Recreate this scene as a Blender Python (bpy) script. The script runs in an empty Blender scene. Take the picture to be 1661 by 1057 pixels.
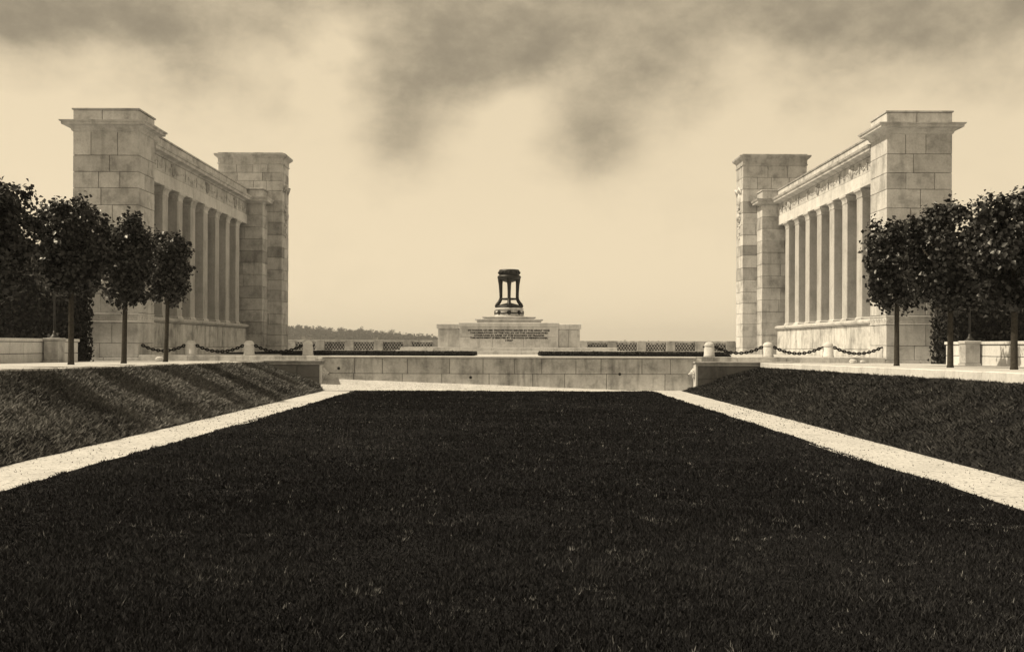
import bpy, bmesh, math, random
import numpy as np
from mathutils import Vector, Matrix

sc = bpy.context.scene
COL = sc.collection
R = math.radians
rng = random.Random(7)
nrng = np.random.default_rng(11)

# ------------------------------------------------------------------ camera
cam_d = bpy.data.cameras.new("camera")
cam = bpy.data.objects.new("camera", cam_d)
COL.objects.link(cam)
cam.location = (0, 0, 1.66)
cam.matrix_world = Matrix.Translation((0, 0, 1.66)) @ Matrix.Rotation(R(90), 4, 'X') @ Matrix.Rotation(0.0032, 4, 'Z')
cam_d.sensor_width = 36
cam_d.lens = 36 * 1700 / 1661
cam_d.shift_y = 0.0196
cam_d.clip_start = 0.1
cam_d.clip_end = 9000
sc.camera = cam

# ------------------------------------------------------------------ sun, sky, exposure
SUN_EL = R(52)
SUN_DIR = Vector((1.0, 0.06, 0)).normalized()          # horizontal direction in which shadows fall
sun_from = Vector((-SUN_DIR.x * math.cos(SUN_EL), -SUN_DIR.y * math.cos(SUN_EL), math.sin(SUN_EL)))
sd = bpy.data.lights.new("sun", 'SUN')
sd.energy = 5.0
sd.angle = R(0.6)
sd.color = (1.0, 0.86, 0.63)
sun = bpy.data.objects.new("sun", sd)
COL.objects.link(sun)
sun.rotation_euler = sun_from.to_track_quat('Z', 'Y').to_euler()

sc.view_settings.view_transform = 'Standard'
sc.view_settings.look = 'None'
sc.view_settings.exposure = 0.0
sc.view_settings.gamma = 1.0
sc.view_settings.use_curve_mapping = False

world = bpy.data.worlds.new("World")
sc.world = world
world.use_nodes = True


def build_sky():
    nt = world.node_tree
    nt.nodes.clear()
    N, L = nt.nodes.new, nt.links.new
    out = N('ShaderNodeOutputWorld')
    bg = N('ShaderNodeBackground')
    bg.inputs['Strength'].default_value = 0.12
    L(bg.outputs[0], out.inputs[0])
    sky = N('ShaderNodeTexSky')
    sky.sky_type = 'NISHITA'
    sky.sun_disc = False
    sky.sun_elevation = SUN_EL
    sky.sun_rotation = math.atan2(sun_from.x, sun_from.y)
    bw = N('ShaderNodeRGBToBW')
    L(sky.outputs[0], bw.inputs[0])
    tint = N('ShaderNodeMix'); tint.data_type = 'RGBA'; tint.blend_type = 'MULTIPLY'
    tint.inputs[0].default_value = 1
    L(bw.outputs[0], tint.inputs[6])
    tint.inputs[7].default_value = (1.0, 0.83, 0.57, 1)
    tc = N('ShaderNodeTexCoord')
    sep = N('ShaderNodeSeparateXYZ')
    L(tc.outputs['Generated'], sep.inputs[0])

    def M(op, a, b=None, clamp=False):
        n = N('ShaderNodeMath'); n.operation = op; n.use_clamp = clamp
        for i, v in enumerate((a, b)):
            if v is None:
                continue
            if isinstance(v, (int, float)):
                n.inputs[i].default_value = v
            else:
                L(v, n.inputs[i])
        return n.outputs[0]
    az = M('ARCTAN2', sep.outputs[0], sep.outputs[1])
    el = M('ARCSINE', sep.outputs[2])
    comb = N('ShaderNodeCombineXYZ')
    L(M('MULTIPLY', az, 5.5), comb.inputs[0])
    L(M('MULTIPLY', el, 8.0), comb.inputs[1])
    comb.inputs[2].default_value = 3.7
    n1 = N('ShaderNodeTexNoise')
    L(comb.outputs[0], n1.inputs['Vector'])
    n1.inputs['Scale'].default_value = 1.6
    n1.inputs['Detail'].default_value = 5
    n1.inputs['Roughness'].default_value = 0.5
    nz = M('SUBTRACT', n1.outputs[0], 0.5)
    # cloud bank: darker from about ten degrees up, ragged by noise
    elw = M('ADD', el, M('MULTIPLY', nz, 0.12))
    mr = N('ShaderNodeMapRange'); mr.interpolation_type = 'SMOOTHSTEP'
    L(elw, mr.inputs[0])
    mr.inputs[1].default_value = 0.19; mr.inputs[2].default_value = 0.32
    cloud = M('MULTIPLY', mr.outputs[0], M('ADD', M('MULTIPLY', nz, 1.6), 0.62))
    # single cloud bodies hanging below the bank (azimuth, elevation, half sizes, weight)
    def body(px, py, rx, ry, w):
        da = M('DIVIDE', M('SUBTRACT', M('ADD', az, M('MULTIPLY', nz, 0.04)), (px - 830) / 1700), rx / 1700)
        de = M('DIVIDE', M('SUBTRACT', M('ADD', el, M('MULTIPLY', nz, 0.05)), math.atan((561 - py) / 1700)), ry / 1700)
        d2 = M('ADD', M('MULTIPLY', da, da), M('MULTIPLY', de, de))
        return M('MULTIPLY', M('EXPONENT', M('MULTIPLY', d2, -1.0)), w)
    for b in ((655, 210, 55, 70, 0.62), (965, 228, 68, 58, 0.66), (700, 110, 90, 60, 0.35), (960, 120, 120, 75, 0.42),
              (230, 75, 240, 42, 0.35), (1100, 90, 110, 50, 0.25), (1400, 70, 280, 50, 0.38), (330, 135, 70, 50, 0.18),
              (520, 120, 62, 55, -0.38), (815, 160, 70, 60, -0.2), (1250, 135, 110, 60, -0.12)):
        cloud = M('ADD', cloud, body(*b))
    cloud = M('ADD', cloud, M('MULTIPLY', nz, 0.22))
    n2 = N('ShaderNodeTexNoise')
    L(comb.outputs[0], n2.inputs['Vector'])
    n2.inputs['Scale'].default_value = 7.0
    n2.inputs['Detail'].default_value = 8
    n2.inputs['Roughness'].default_value = 0.68
    wisp = M('MULTIPLY', M('SUBTRACT', n2.outputs[0], 0.5), M('ADD', M('MULTIPLY', cloud, 0.9), 0.10))
    cloud = M('ADD', cloud, wisp)
    # above the view the bank is thinned to brighten the shaded fronts
    hi = N('ShaderNodeMapRange'); hi.interpolation_type = 'SMOOTHSTEP'
    L(elw, hi.inputs[0])
    hi.inputs[1].default_value = 0.40; hi.inputs[2].default_value = 0.85
    hi.inputs[3].default_value = 1.0; hi.inputs[4].default_value = 0.6
    cloud = M('MAXIMUM', M('MULTIPLY', cloud, hi.outputs[0]), 0.0)
    cloud = M('SUBTRACT', 1.0, M('EXPONENT', M('MULTIPLY', M('ADD', M('MULTIPLY', cloud, 0.9), M('MULTIPLY', cloud, cloud)), -1.1)))
    veil = N('ShaderNodeMix'); veil.data_type = 'RGBA'
    veil.inputs[0].default_value = 0.6
    L(tint.outputs[2], veil.inputs[6])
    veil.inputs[7].default_value = (9.2, 7.65, 5.25, 1)
    mix = N('ShaderNodeMix'); mix.data_type = 'RGBA'
    L(cloud, mix.inputs[0])
    L(veil.outputs[2], mix.inputs[6])
    mix.inputs[7].default_value = (2.2, 1.86, 1.33, 1)
    L(mix.outputs[2], bg.inputs[0])


build_sky()


# ------------------------------------------------------------------ materials
def new_mat(name):
    m = bpy.data.materials.new(name)
    m.use_nodes = True
    nt = m.node_tree
    b = nt.nodes['Principled BSDF']
    return m, nt, b


def ramp(nt, fac, stops):
    r = nt.nodes.new('ShaderNodeValToRGB')
    while len(r.color_ramp.elements) < len(stops):
        r.color_ramp.elements.new(0.5)
    for e, (p, c) in zip(r.color_ramp.elements, stops):
        e.position = p
        e.color = c if len(c) == 4 else (*c, 1)
    nt.links.new(fac, r.inputs[0])
    return r.outputs[0]


def noise(nt, vec, scale, detail=4, rough=0.55):
    n = nt.nodes.new('ShaderNodeTexNoise')
    n.inputs['Scale'].default_value = scale
    n.inputs['Detail'].default_value = detail
    n.inputs['Roughness'].default_value = rough
    nt.links.new(vec, n.inputs['Vector'])
    return n.outputs[0]


def mul(nt, a, b, fac=1.0, mode='MULTIPLY'):
    n = nt.nodes.new('ShaderNodeMix'); n.data_type = 'RGBA'; n.blend_type = mode
    n.inputs[0].default_value = fac
    for i, v in ((6, a), (7, b)):
        if isinstance(v, tuple):
            n.inputs[i].default_value = (*v, 1)
        else:
            nt.links.new(v, n.inputs[i])
    return n.outputs[2]


def bump(nt, h, b, strength=0.3, dist=0.02):
    n = nt.nodes.new('ShaderNodeBump')
    n.inputs['Strength'].default_value = strength
    n.inputs['Distance'].default_value = dist
    nt.links.new(h, n.inputs['Height'])
    nt.links.new(n.outputs[0], b.inputs['Normal'])


def stone_mat(name, base, stain=0.5, vary=0.3, grime=0.5):
    m, nt, b = new_mat(name)
    geo = nt.nodes.new('ShaderNodeNewGeometry')
    pos = geo.outputs['Position']
    info = nt.nodes.new('ShaderNodeObjectInfo')
    mp = nt.nodes.new('ShaderNodeMapping')
    mp.inputs['Scale'].default_value = (2.6, 2.6, 0.42)
    nt.links.new(pos, mp.inputs[0])
    big = noise(nt, pos, 1.5, 7, 0.68)
    streak = noise(nt, mp.outputs[0], 1.0, 5, 0.65)
    fine = noise(nt, pos, 14, 5, 0.7)
    c = ramp(nt, info.outputs['Random'], [(0, tuple(x * (1 - vary) for x in base)), (0.25, tuple(x * (1 - vary * 0.35) for x in base)),
                                          (0.6, base), (1, tuple(min(0.8, x * (1 + vary * 0.45)) for x in base))])
    c = mul(nt, c, ramp(nt, big, [(0.34, (0.5,) * 3), (0.5, (0.95,) * 3), (0.66, (1.12,) * 3)]), stain)
    c = mul(nt, c, ramp(nt, streak, [(0.32, (0.45,) * 3), (0.48, (0.93,) * 3), (0.7, (1.08,) * 3)]), grime)
    c = mul(nt, c, ramp(nt, fine, [(0.3, (0.75,) * 3), (0.6, (1.06,) * 3)]), 0.6)
    nt.links.new(c, b.inputs['Base Color'])
    b.inputs['Roughness'].default_value = 0.88
    b.inputs['Specular IOR Level'].default_value = 0.2
    bump(nt, fine, b, 0.35, 0.012)
    return m


M_STONE = stone_mat("limestone", (0.62, 0.615, 0.61), 0.75, 0.17, 0.45)
M_STONE_B = stone_mat("weathered_limestone", (0.50, 0.495, 0.49), 0.85, 0.26, 0.6)
M_PALE = stone_mat("pale_limestone", (0.70, 0.695, 0.69), 0.35, 0.1, 0.3)
M_ALTAR = stone_mat("white_limestone", (0.62, 0.615, 0.61), 0.6, 0.08, 0.45)
M_COLUMN = stone_mat("column_limestone", (0.52, 0.515, 0.51), 0.4, 0.08, 0.4)
M_WING = stone_mat("mossy_and_recess_shade_limestone", (0.19, 0.187, 0.183), 0.8, 0.2, 0.6)  # moss on the wing walls; painted recess shade on the rear wall
M_WALLST = stone_mat("retaining_limestone", (0.66, 0.655, 0.645), 0.95, 0.14, 0.85)
M_MORTAR = stone_mat("mortar", (0.2, 0.198, 0.195), 0.4, 0.05, 0.4)


def plain_noise_mat(name, c0, c1, scale, rough=0.9, bs=0.4, bd=0.02, spec=0.2, metallic=0.0):
    m, nt, b = new_mat(name)
    geo = nt.nodes.new('ShaderNodeNewGeometry')
    f = noise(nt, geo.outputs['Position'], scale, 6, 0.65)
    f2 = noise(nt, geo.outputs['Position'], scale * 0.07, 3, 0.5)
    c = ramp(nt, f, [(0.3, c0), (0.7, c1)])
    c = mul(nt, c, ramp(nt, f2, [(0.3, (0.8,) * 3), (0.7, (1.08,) * 3)]), 0.7)
    nt.links.new(c, b.inputs['Base Color'])
    b.inputs['Roughness'].default_value = rough
    b.inputs['Specular IOR Level'].default_value = spec
    b.inputs['Metallic'].default_value = metallic
    bump(nt, f, b, bs, bd)
    return m


def gravel_mat():
    m, nt, b = new_mat("pale_gravel")
    geo = nt.nodes.new('ShaderNodeNewGeometry')
    pos = geo.outputs['Position']
    v = nt.nodes.new('ShaderNodeTexVoronoi')
    v.inputs['Scale'].default_value = 26
    nt.links.new(pos, v.inputs['Vector'])
    f = noise(nt, pos, 25, 6, 0.7)
    g = noise(nt, pos, 1.3, 4, 0.6)
    c = ramp(nt, f, [(0.3, (0.38, 0.378, 0.375)), (0.55, (0.58, 0.575, 0.57)), (0.75, (0.68, 0.675, 0.67))])
    c = mul(nt, c, ramp(nt, g, [(0.3, (0.85,) * 3), (0.65, (1.05,) * 3)]))
    bwn = nt.nodes.new('ShaderNodeSeparateColor')
    nt.links.new(v.outputs['Color'], bwn.inputs[0])
    c = mul(nt, c, ramp(nt, bwn.outputs[0], [(0.0, (0.3,) * 3), (0.11, (0.9,) * 3), (1.0, (1.08,) * 3)]), 0.8)
    nt.links.new(c, b.inputs['Base Color'])
    b.inputs['Roughness'].default_value = 0.95
    b.inputs['Specular IOR Level'].default_value = 0.1
    bump(nt, v.outputs['Distance'], b, 0.5, 0.01)
    return m


M_GRAVEL = gravel_mat()
M_SOIL = plain_noise_mat("dark_turf_soil", (0.008, 0.008, 0.009), (0.026, 0.026, 0.028), 18, 0.98, 0.6, 0.03, 0.03)
M_FIELD = plain_noise_mat("distant_field", (0.05, 0.048, 0.042), (0.11, 0.1, 0.085), 0.05, 0.95, 0, 0.01, 0.05)
M_BRONZE = plain_noise_mat("dark_bronze", (0.006, 0.006, 0.006), (0.018, 0.017, 0.016), 9, 0.5, 0.2, 0.01, 0.45)
M_IRON = plain_noise_mat("dark_iron", (0.006, 0.006, 0.006), (0.018, 0.017, 0.017), 30, 0.75, 0.2, 0.005, 0.15)
M_BARK = plain_noise_mat("dark_bark", (0.025, 0.023, 0.02), (0.075, 0.068, 0.058), 20, 0.9, 0.6, 0.02, 0.1)
M_INK = plain_noise_mat("cut_letter_dark", (0.03, 0.03, 0.03), (0.06, 0.06, 0.06), 12, 0.9, 0, 0.01, 0.1)


def attr_mat(name, dark, mid, light, rough, spec):
    m, nt, b = new_mat(name)
    a = nt.nodes.new('ShaderNodeAttribute'); a.attribute_name = "tone"
    c = ramp(nt, a.outputs['Fac'], [(0, dark), (0.6, mid), (1, light)])
    nt.links.new(c, b.inputs['Base Color'])
    b.inputs['Roughness'].default_value = rough
    b.inputs['Specular IOR Level'].default_value = spec
    return m


M_BLADE = attr_mat("grass_blades", (0.006, 0.006, 0.0068), (0.022, 0.022, 0.0245), (0.22, 0.22, 0.22), 0.8, 0.06)
M_BANKBLADE = attr_mat("rough_grass_blades", (0.02, 0.02, 0.021), (0.058, 0.0575, 0.0575), (0.22, 0.217, 0.21), 0.8, 0.08)
M_DRYBLADE = attr_mat("dry_grass_blades", (0.05, 0.0495, 0.049), (0.17, 0.168, 0.164), (0.4, 0.395, 0.385), 0.8, 0.08)
M_LEAF = attr_mat("lime_leaves", (0.007, 0.007, 0.0075), (0.016, 0.016, 0.016), (0.05, 0.05, 0.048), 0.42, 0.38)
M_HEDGE = attr_mat("hedge_leaves", (0.009, 0.009, 0.009), (0.02, 0.0195, 0.019), (0.045, 0.042, 0.036), 0.6, 0.2)
M_WOOD = attr_mat("far_tree_leaves", (0.015, 0.015, 0.015), (0.035, 0.035, 0.034), (0.07, 0.07, 0.068), 0.9, 0.05)


# ------------------------------------------------------------------ object helpers
def tag(o, label=None, cat=None, group=None, kind=None):
    if label: o['label'] = label
    if cat: o['category'] = cat
    if group: o['group'] = group
    if kind: o['kind'] = kind
    return o


def empty(name, loc, label, cat, group=None):
    o = bpy.data.objects.new(name, None)
    COL.objects.link(o)
    o.location = loc
    o.empty_display_size = 0.3
    return tag(o, label, cat, group)


def wloc(o):
    v = Vector(o.location)
    while o.parent:
        o = o.parent
        v = v + Vector(o.location)
    return v


def link(name, mesh, mat, parent=None, loc=(0, 0, 0)):
    """loc is a world position; parents carry no rotation of their own"""
    o = bpy.data.objects.new(name, mesh)
    COL.objects.link(o)
    if mat and not mesh.materials:
        mesh.materials.append(mat)
    if parent:
        o.parent = parent
        o.location = Vector(loc) - wloc(parent)
    else:
        o.location = loc
    return o


def from_bm(name, bm, mat, parent=None, loc=(0, 0, 0), smooth=False):
    me = bpy.data.meshes.new(name)
    bm.to_mesh(me)
    bm.free()
    if smooth:
        me.polygons.foreach_set("use_smooth", [True] * len(me.polygons))
    return link(name, me, mat, parent, loc)


_boxes = {}


def box_mesh(dx, dy, dz, ch, mat):
    key = (round(dx, 3), round(dy, 3), round(dz, 3), ch, mat.name)
    if key in _boxes:
        return _boxes[key]
    dx, dy, dz = key[:3]
    h = (dx / 2, dy / 2, dz / 2)
    c = min(ch, min(h) * 0.4)
    bm = bmesh.new()
    vs = {}
    for sx in (-1, 1):
        for sy in (-1, 1):
            for sz in (-1, 1):
                s = (sx, sy, sz)
                for ax in range(3):
                    p = [s[i] * (h[i] if i == ax else h[i] - c) for i in range(3)]
                    vs[(s, ax)] = bm.verts.new(p)
    for ax in range(3):
        u, v = (ax + 1) % 3, (ax + 2) % 3
        for sg in (-1, 1):
            q = []
            for a, b_ in ((-1, -1), (1, -1), (1, 1), (-1, 1)):
                s = [0, 0, 0]; s[ax] = sg; s[u] = a; s[v] = b_
                q.append(vs[(tuple(s), ax)])
            bm.faces.new(q if sg > 0 else q[::-1])
    for ax in range(3):
        u, v = (ax + 1) % 3, (ax + 2) % 3
        for a in (-1, 1):
            for b_ in (-1, 1):
                s0 = [0, 0, 0]; s0[u] = a; s0[v] = b_; s0[ax] = -1
                s1 = list(s0); s1[ax] = 1
                bm.faces.new([vs[(tuple(s0), u)], vs[(tuple(s1), u)], vs[(tuple(s1), v)], vs[(tuple(s0), v)]])
    for sx in (-1, 1):
        for sy in (-1, 1):
            for sz in (-1, 1):
                s = (sx, sy, sz)
                bm.faces.new([vs[(s, 0)], vs[(s, 1)], vs[(s, 2)]])
    bmesh.ops.recalc_face_normals(bm, faces=bm.faces)
    me = bpy.data.meshes.new("block")
    bm.to_mesh(me); bm.free()
    me.materials.append(mat)
    _boxes[key] = me
    return me


def block(name, parent, x0, x1, y0, y1, z0, z1, mat, ch=0.012):
    if x1 < x0: x0, x1 = x1, x0
    return link(name, box_mesh(x1 - x0, y1 - y0, z1 - z0, ch, mat), mat, parent,
                ((x0 + x1) / 2, (y0 + y1) / 2, (z0 + z1) / 2))


def splits(a, b, target, rg, jit=0.22):
    n = max(1, round((b - a) / target))
    c = [a + (b - a) * i / n for i in range(n + 1)]
    for i in range(1, n):
        c[i] += (b - a) / n * rg.uniform(-jit, jit)
    return c


G = 0.010


def masonry(parent, x0, x1, y0, y1, zs, wide, mats, rg, deep=True, name="stone", proud=0.012):
    """courses of single stones filling x0..x1, y0..y1 (two rows deep when deep)"""
    for k in range(len(zs) - 1):
        rows = []
        if deep and (y1 - y0) > 0.9:
            d = y0 + (y1 - y0) * (0.4 if k % 2 else 0.6)
            rows = [(y0, d), (d, y1)]
        else:
            rows = [(y0, y1)]
        for ri, (a, b) in enumerate(rows):
            w = wide * (1.0 if (k + ri) % 2 else 1.35)
            c = splits(x0, x1, w, rg)
            for i in range(len(c) - 1):
                p = [rg.uniform(0, proud) for _ in range(4)]
                xa = c[i] + (G if i else -p[0])
                xb = c[i + 1] - (G if i < len(c) - 2 else -p[1])
                ya = a + (G if ri else -p[2])
                yb = b - (G if ri < len(rows) - 1 else -p[3])
                block(name, parent, xa, xb, ya, yb, zs[k] + G * 0.8, zs[k + 1] - G * 0.8, rg.choice(mats))


def ring_mesh(x0, x1, y0, y1, prof):
    """rectangle swept by a profile of (outward offset, z), closed top and bottom"""
    bm = bmesh.new()
    loops = []
    for o, z in prof:
        loops.append([bm.verts.new(p) for p in ((x0 - o, y0 - o, z), (x1 + o, y0 - o, z), (x1 + o, y1 + o, z), (x0 - o, y1 + o, z))])
    for a, b in zip(loops, loops[1:]):
        for i in range(4):
            j = (i + 1) % 4
            bm.faces.new([a[i], a[j], b[j], b[i]])
    bm.faces.new(loops[0][::-1])
    bm.faces.new(loops[-1])
    bmesh.ops.recalc_face_normals(bm, faces=bm.faces)
    return bm


def extrude_profile_y(prof_xz, y0, y1):
    """closed outline in x,z pushed along y"""
    bm = bmesh.new()
    a = [bm.verts.new((x, y0, z)) for x, z in prof_xz]
    b = [bm.verts.new((x, y1, z)) for x, z in prof_xz]
    n = len(a)
    for i in range(n):
        bm.faces.new([a[i], a[(i + 1) % n], b[(i + 1) % n], b[i]])
    bm.faces.new(a[::-1]); bm.faces.new(b)
    bmesh.ops.recalc_face_normals(bm, faces=bm.faces)
    return bm


def lathe(prof, n=24):
    bm = bmesh.new()
    rings = []
    for r, z in prof:
        rings.append([bm.verts.new((r * math.cos(2 * math.pi * i / n), r * math.sin(2 * math.pi * i / n), z)) for i in range(n)])
    for a, b in zip(rings, rings[1:]):
        for i in range(n):
            j = (i + 1) % n
            bm.faces.new([a[i], a[j], b[j], b[i]])
    bm.faces.new(rings[0][::-1]); bm.faces.new(rings[-1])
    bmesh.ops.recalc_face_normals(bm, faces=bm.faces)
    return bm


def tube(bm, pts, radii, n=8, closed=False):
    pts = [Vector(p) for p in pts]
    rings = []
    m = len(pts)
    up = Vector((0.13, 0.21, 0.97))
    for i, p in enumerate(pts):
        t = (pts[(i + 1) % m] - pts[i - 1]) if closed else (pts[min(i + 1, m - 1)] - pts[max(i - 1, 0)])
        t.normalize()
        a = t.cross(up)
        if a.length < 0.05: a = t.cross(Vector((1, 0, 0)))
        a.normalize()
        b = t.cross(a)
        r = radii[i] if hasattr(radii, '__len__') else radii
        rings.append([bm.verts.new(p + a * r * math.cos(2 * math.pi * k / n) + b * r * math.sin(2 * math.pi * k / n)) for k in range(n)])
    rr = list(zip(rings, rings[1:])) + ([(rings[-1], rings[0])] if closed else [])
    for a, b in rr:
        for k in range(n):
            j = (k + 1) % n
            bm.faces.new([a[k], a[j], b[j], b[k]])
    if not closed:
        bm.faces.new(rings[0][::-1]); bm.faces.new(rings[-1])


def blob(bm, c, r, sub=2, jit=0.0, rg=rng):
    m = Matrix.Translation(c) @ Matrix.Diagonal((*r, 1)) if hasattr(r, '__len__') else Matrix.Translation(c) @ Matrix.Scale(r, 4)
    v = bmesh.ops.create_icosphere(bm, subdivisions=sub, radius=1.0, matrix=m)['verts']
    if jit:
        cc = Vector(c)
        for q in v:
            q.co = cc + (q.co - cc) * (1 + rg.uniform(-jit, jit))


def np_mesh(name, verts, faces, tone=None):
    """verts (n,3), faces (m,k)"""
    me = bpy.data.meshes.new(name)
    nv, (nf, k) = len(verts), faces.shape
    me.vertices.add(nv)
    me.vertices.foreach_set("co", verts.astype(np.float32).ravel())
    me.loops.add(nf * k)
    me.loops.foreach_set("vertex_index", faces.astype(np.int32).ravel())
    me.polygons.add(nf)
    me.polygons.foreach_set("loop_start", np.arange(0, nf * k, k, dtype=np.int32))
    me.update(calc_edges=True)
    if tone is not None:
        a = me.attributes.new("tone", 'FLOAT', 'POINT')
        a.data.foreach_set("value", tone.astype(np.float32))
    return me


def sheet(name, xs, ys, zf, mat, kind="structure", parent=None):
    xs = np.asarray(xs, float); ys = np.asarray(ys, float)
    X, Y = np.meshgrid(xs, ys)
    Z = zf(X, Y)
    v = np.stack([X, Y, Z], -1).reshape(-1, 3)
    nx, ny = len(xs), len(ys)
    i = np.arange(nx - 1)[None, :] + nx * np.arange(ny - 1)[:, None]
    f = np.stack([i, i + 1, i + 1 + nx, i + nx], -1).reshape(-1, 4)
    me = np_mesh(name, v, f)
    me.polygons.foreach_set("use_smooth", [True] * len(me.polygons))
    o = link(name, me, mat, parent)
    if kind: o['kind'] = kind
    return o


def vnoise(x, y, s, seed=0):
    """cheap smooth value noise on arrays"""
    r = np.random.default_rng(seed)
    t = r.random((64, 64))
    x = np.asarray(x) / s + 100; y = np.asarray(y) / s + 100
    xi = np.floor(x).astype(int); yi = np.floor(y).astype(int)
    fx = x - xi; fy = y - yi
    fx = fx * fx * (3 - 2 * fx); fy = fy * fy * (3 - 2 * fy)
    g = lambda a, b: t[a % 64, b % 64]
    return (g(xi, yi) * (1 - fx) + g(xi + 1, yi) * fx) * (1 - fy) + (g(xi, yi + 1) * (1 - fx) + g(xi + 1, yi + 1) * fx) * fy


# ------------------------------------------------------------------ ground levels
XB = 9.2                       # edge of the upper ledge, both sides
Y_CHEEK, Y_WALL, Y_ROW, Y_TOWER = 38.9, 39.4, 39.95, 39.6
Z_TERR = 1.266
LP = (-6.92, -5.72)            # left path
RP = (5.18, 6.36)              # right path
Y_LAWN = 38.25


def z_ledge(y):
    return 1.06 + np.clip(38.9 - y, 0, 60) * 0.0068


Y0 = -4.0

sheet("ground", [-3000, -400, -60, -25, 0, 25, 60, 400, 3000], [-300, Y0, 75, 300, 1500, 3000], lambda X, Y: X * 0 - 0.06, M_FIELD)


def lawn_z(X, Y):
    return 0.012 + 0.03 * (vnoise(X, Y, 1.6, 1) - 0.5) + 0.012 * (vnoise(X, Y, 0.4, 2) - 0.5)


sheet("lawn", np.linspace(LP[1], RP[0], 60), np.linspace(Y0, Y_LAWN, 200), lawn_z, M_SOIL)
sheet("gravel_path", np.linspace(LP[0] - 0.35, LP[1] + 0.1, 8), np.linspace(Y0, Y_WALL + 0.05, 120), lambda X, Y: 0.0 + 0.012 * (vnoise(X, Y, 0.7, 3) - 0.5), M_GRAVEL)
sheet("gravel_path", np.linspace(RP[0] - 0.1, RP[1] + 0.6, 8), np.linspace(Y0, Y_WALL + 0.05, 120), lambda X, Y: 0.0 + 0.012 * (vnoise(X, Y, 0.7, 4) - 0.5), M_GRAVEL)
sheet("gravel_path", np.linspace(LP[1] + 0.1, RP[0] - 0.1, 40), np.linspace(Y_LAWN - 0.15, Y_WALL + 0.05, 8), lambda X, Y: X * 0 - 0.006, M_GRAVEL)


def ramp_z(X, Y):
    top = np.clip((4.3 - X) / 11.4, 0, 1) * 0.40
    t = np.clip((Y - (Y_LAWN + 0.12)) / (Y_WALL - 0.15 - Y_LAWN - 0.12), 0, 1)
    return 0.016 + top * t ** 1.2 + 0.012 * (vnoise(X, Y, 0.5, 5) - 0.5)


sheet("gravel_ramp", np.linspace(-7.08, 4.3, 60), np.linspace(Y_LAWN + 0.1, Y_WALL + 0.05, 14), ramp_z, M_GRAVEL)


def bank_z(s):
    toe = -LP[0] if s < 0 else RP[1]
    def f(X, Y):
        t = np.clip((np.abs(X) - toe) / (XB - toe), 0, 1)
        top = z_ledge(Y) - (0.05 if s < 0 else 0.2)
        prof = t ** 0.95
        n = 0.11 * (vnoise(X, Y, 0.9, 6 + s) - 0.5) + 0.05 * (vnoise(X, Y, 0.33, 9 + s) - 0.5)
        mound = 0.16 * np.exp(-((t - 0.2) / 0.14) ** 2) * (vnoise(X, Y, 0.8, 12 + s) - 0.3) * (s < 0)
        env = np.clip(t * 8, 0, 1) * np.clip((1 - t) * 6, 0, 1)
        return 0.005 + top * prof + (n + mound) * env
    return f, toe


for s in (-1, 1):
    f, toe = bank_z(s)
    xs = np.linspace(toe, XB + 0.02, 40) * s
    if s < 0: xs = xs[::-1]
    sheet("grass_bank", xs, np.linspace(Y0, Y_CHEEK + 0.03, 300), f, M_SOIL)
    # upper gravel ledge
    xs = np.array([XB + 0.2, 11, 13, 14.4, 17, 26]) * s
    if s < 0: xs = xs[::-1]
    sheet("gravel_ledge", xs, np.linspace(Y0, Y_TOWER + 0.3, 40), lambda X, Y: z_ledge(Y) - 0.004 + 0 * X, M_GRAVEL)
    # ground beside and behind the towers
    xs = np.array([13.0, 14.0, 18, 26]) * s
    if s < 0: xs = xs[::-1]
    sheet("gravel_ledge", xs, np.linspace(Y_TOWER + 0.2, 75, 12), lambda X, Y: X * 0 + 1.03, M_GRAVEL)

bm = bmesh.new()
bmesh.ops.create_cube(bm, size=1, matrix=Matrix.Translation((0, (Y_TOWER + 0.12 + 71.2) / 2, Z_TERR / 2 - 0.03)) @ Matrix.Diagonal((28.6, 71.2 - Y_TOWER - 0.12, Z_TERR + 0.03, 1)))
o = from_bm("terrace", bm, M_GRAVEL); o['kind'] = 'structure'


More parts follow.
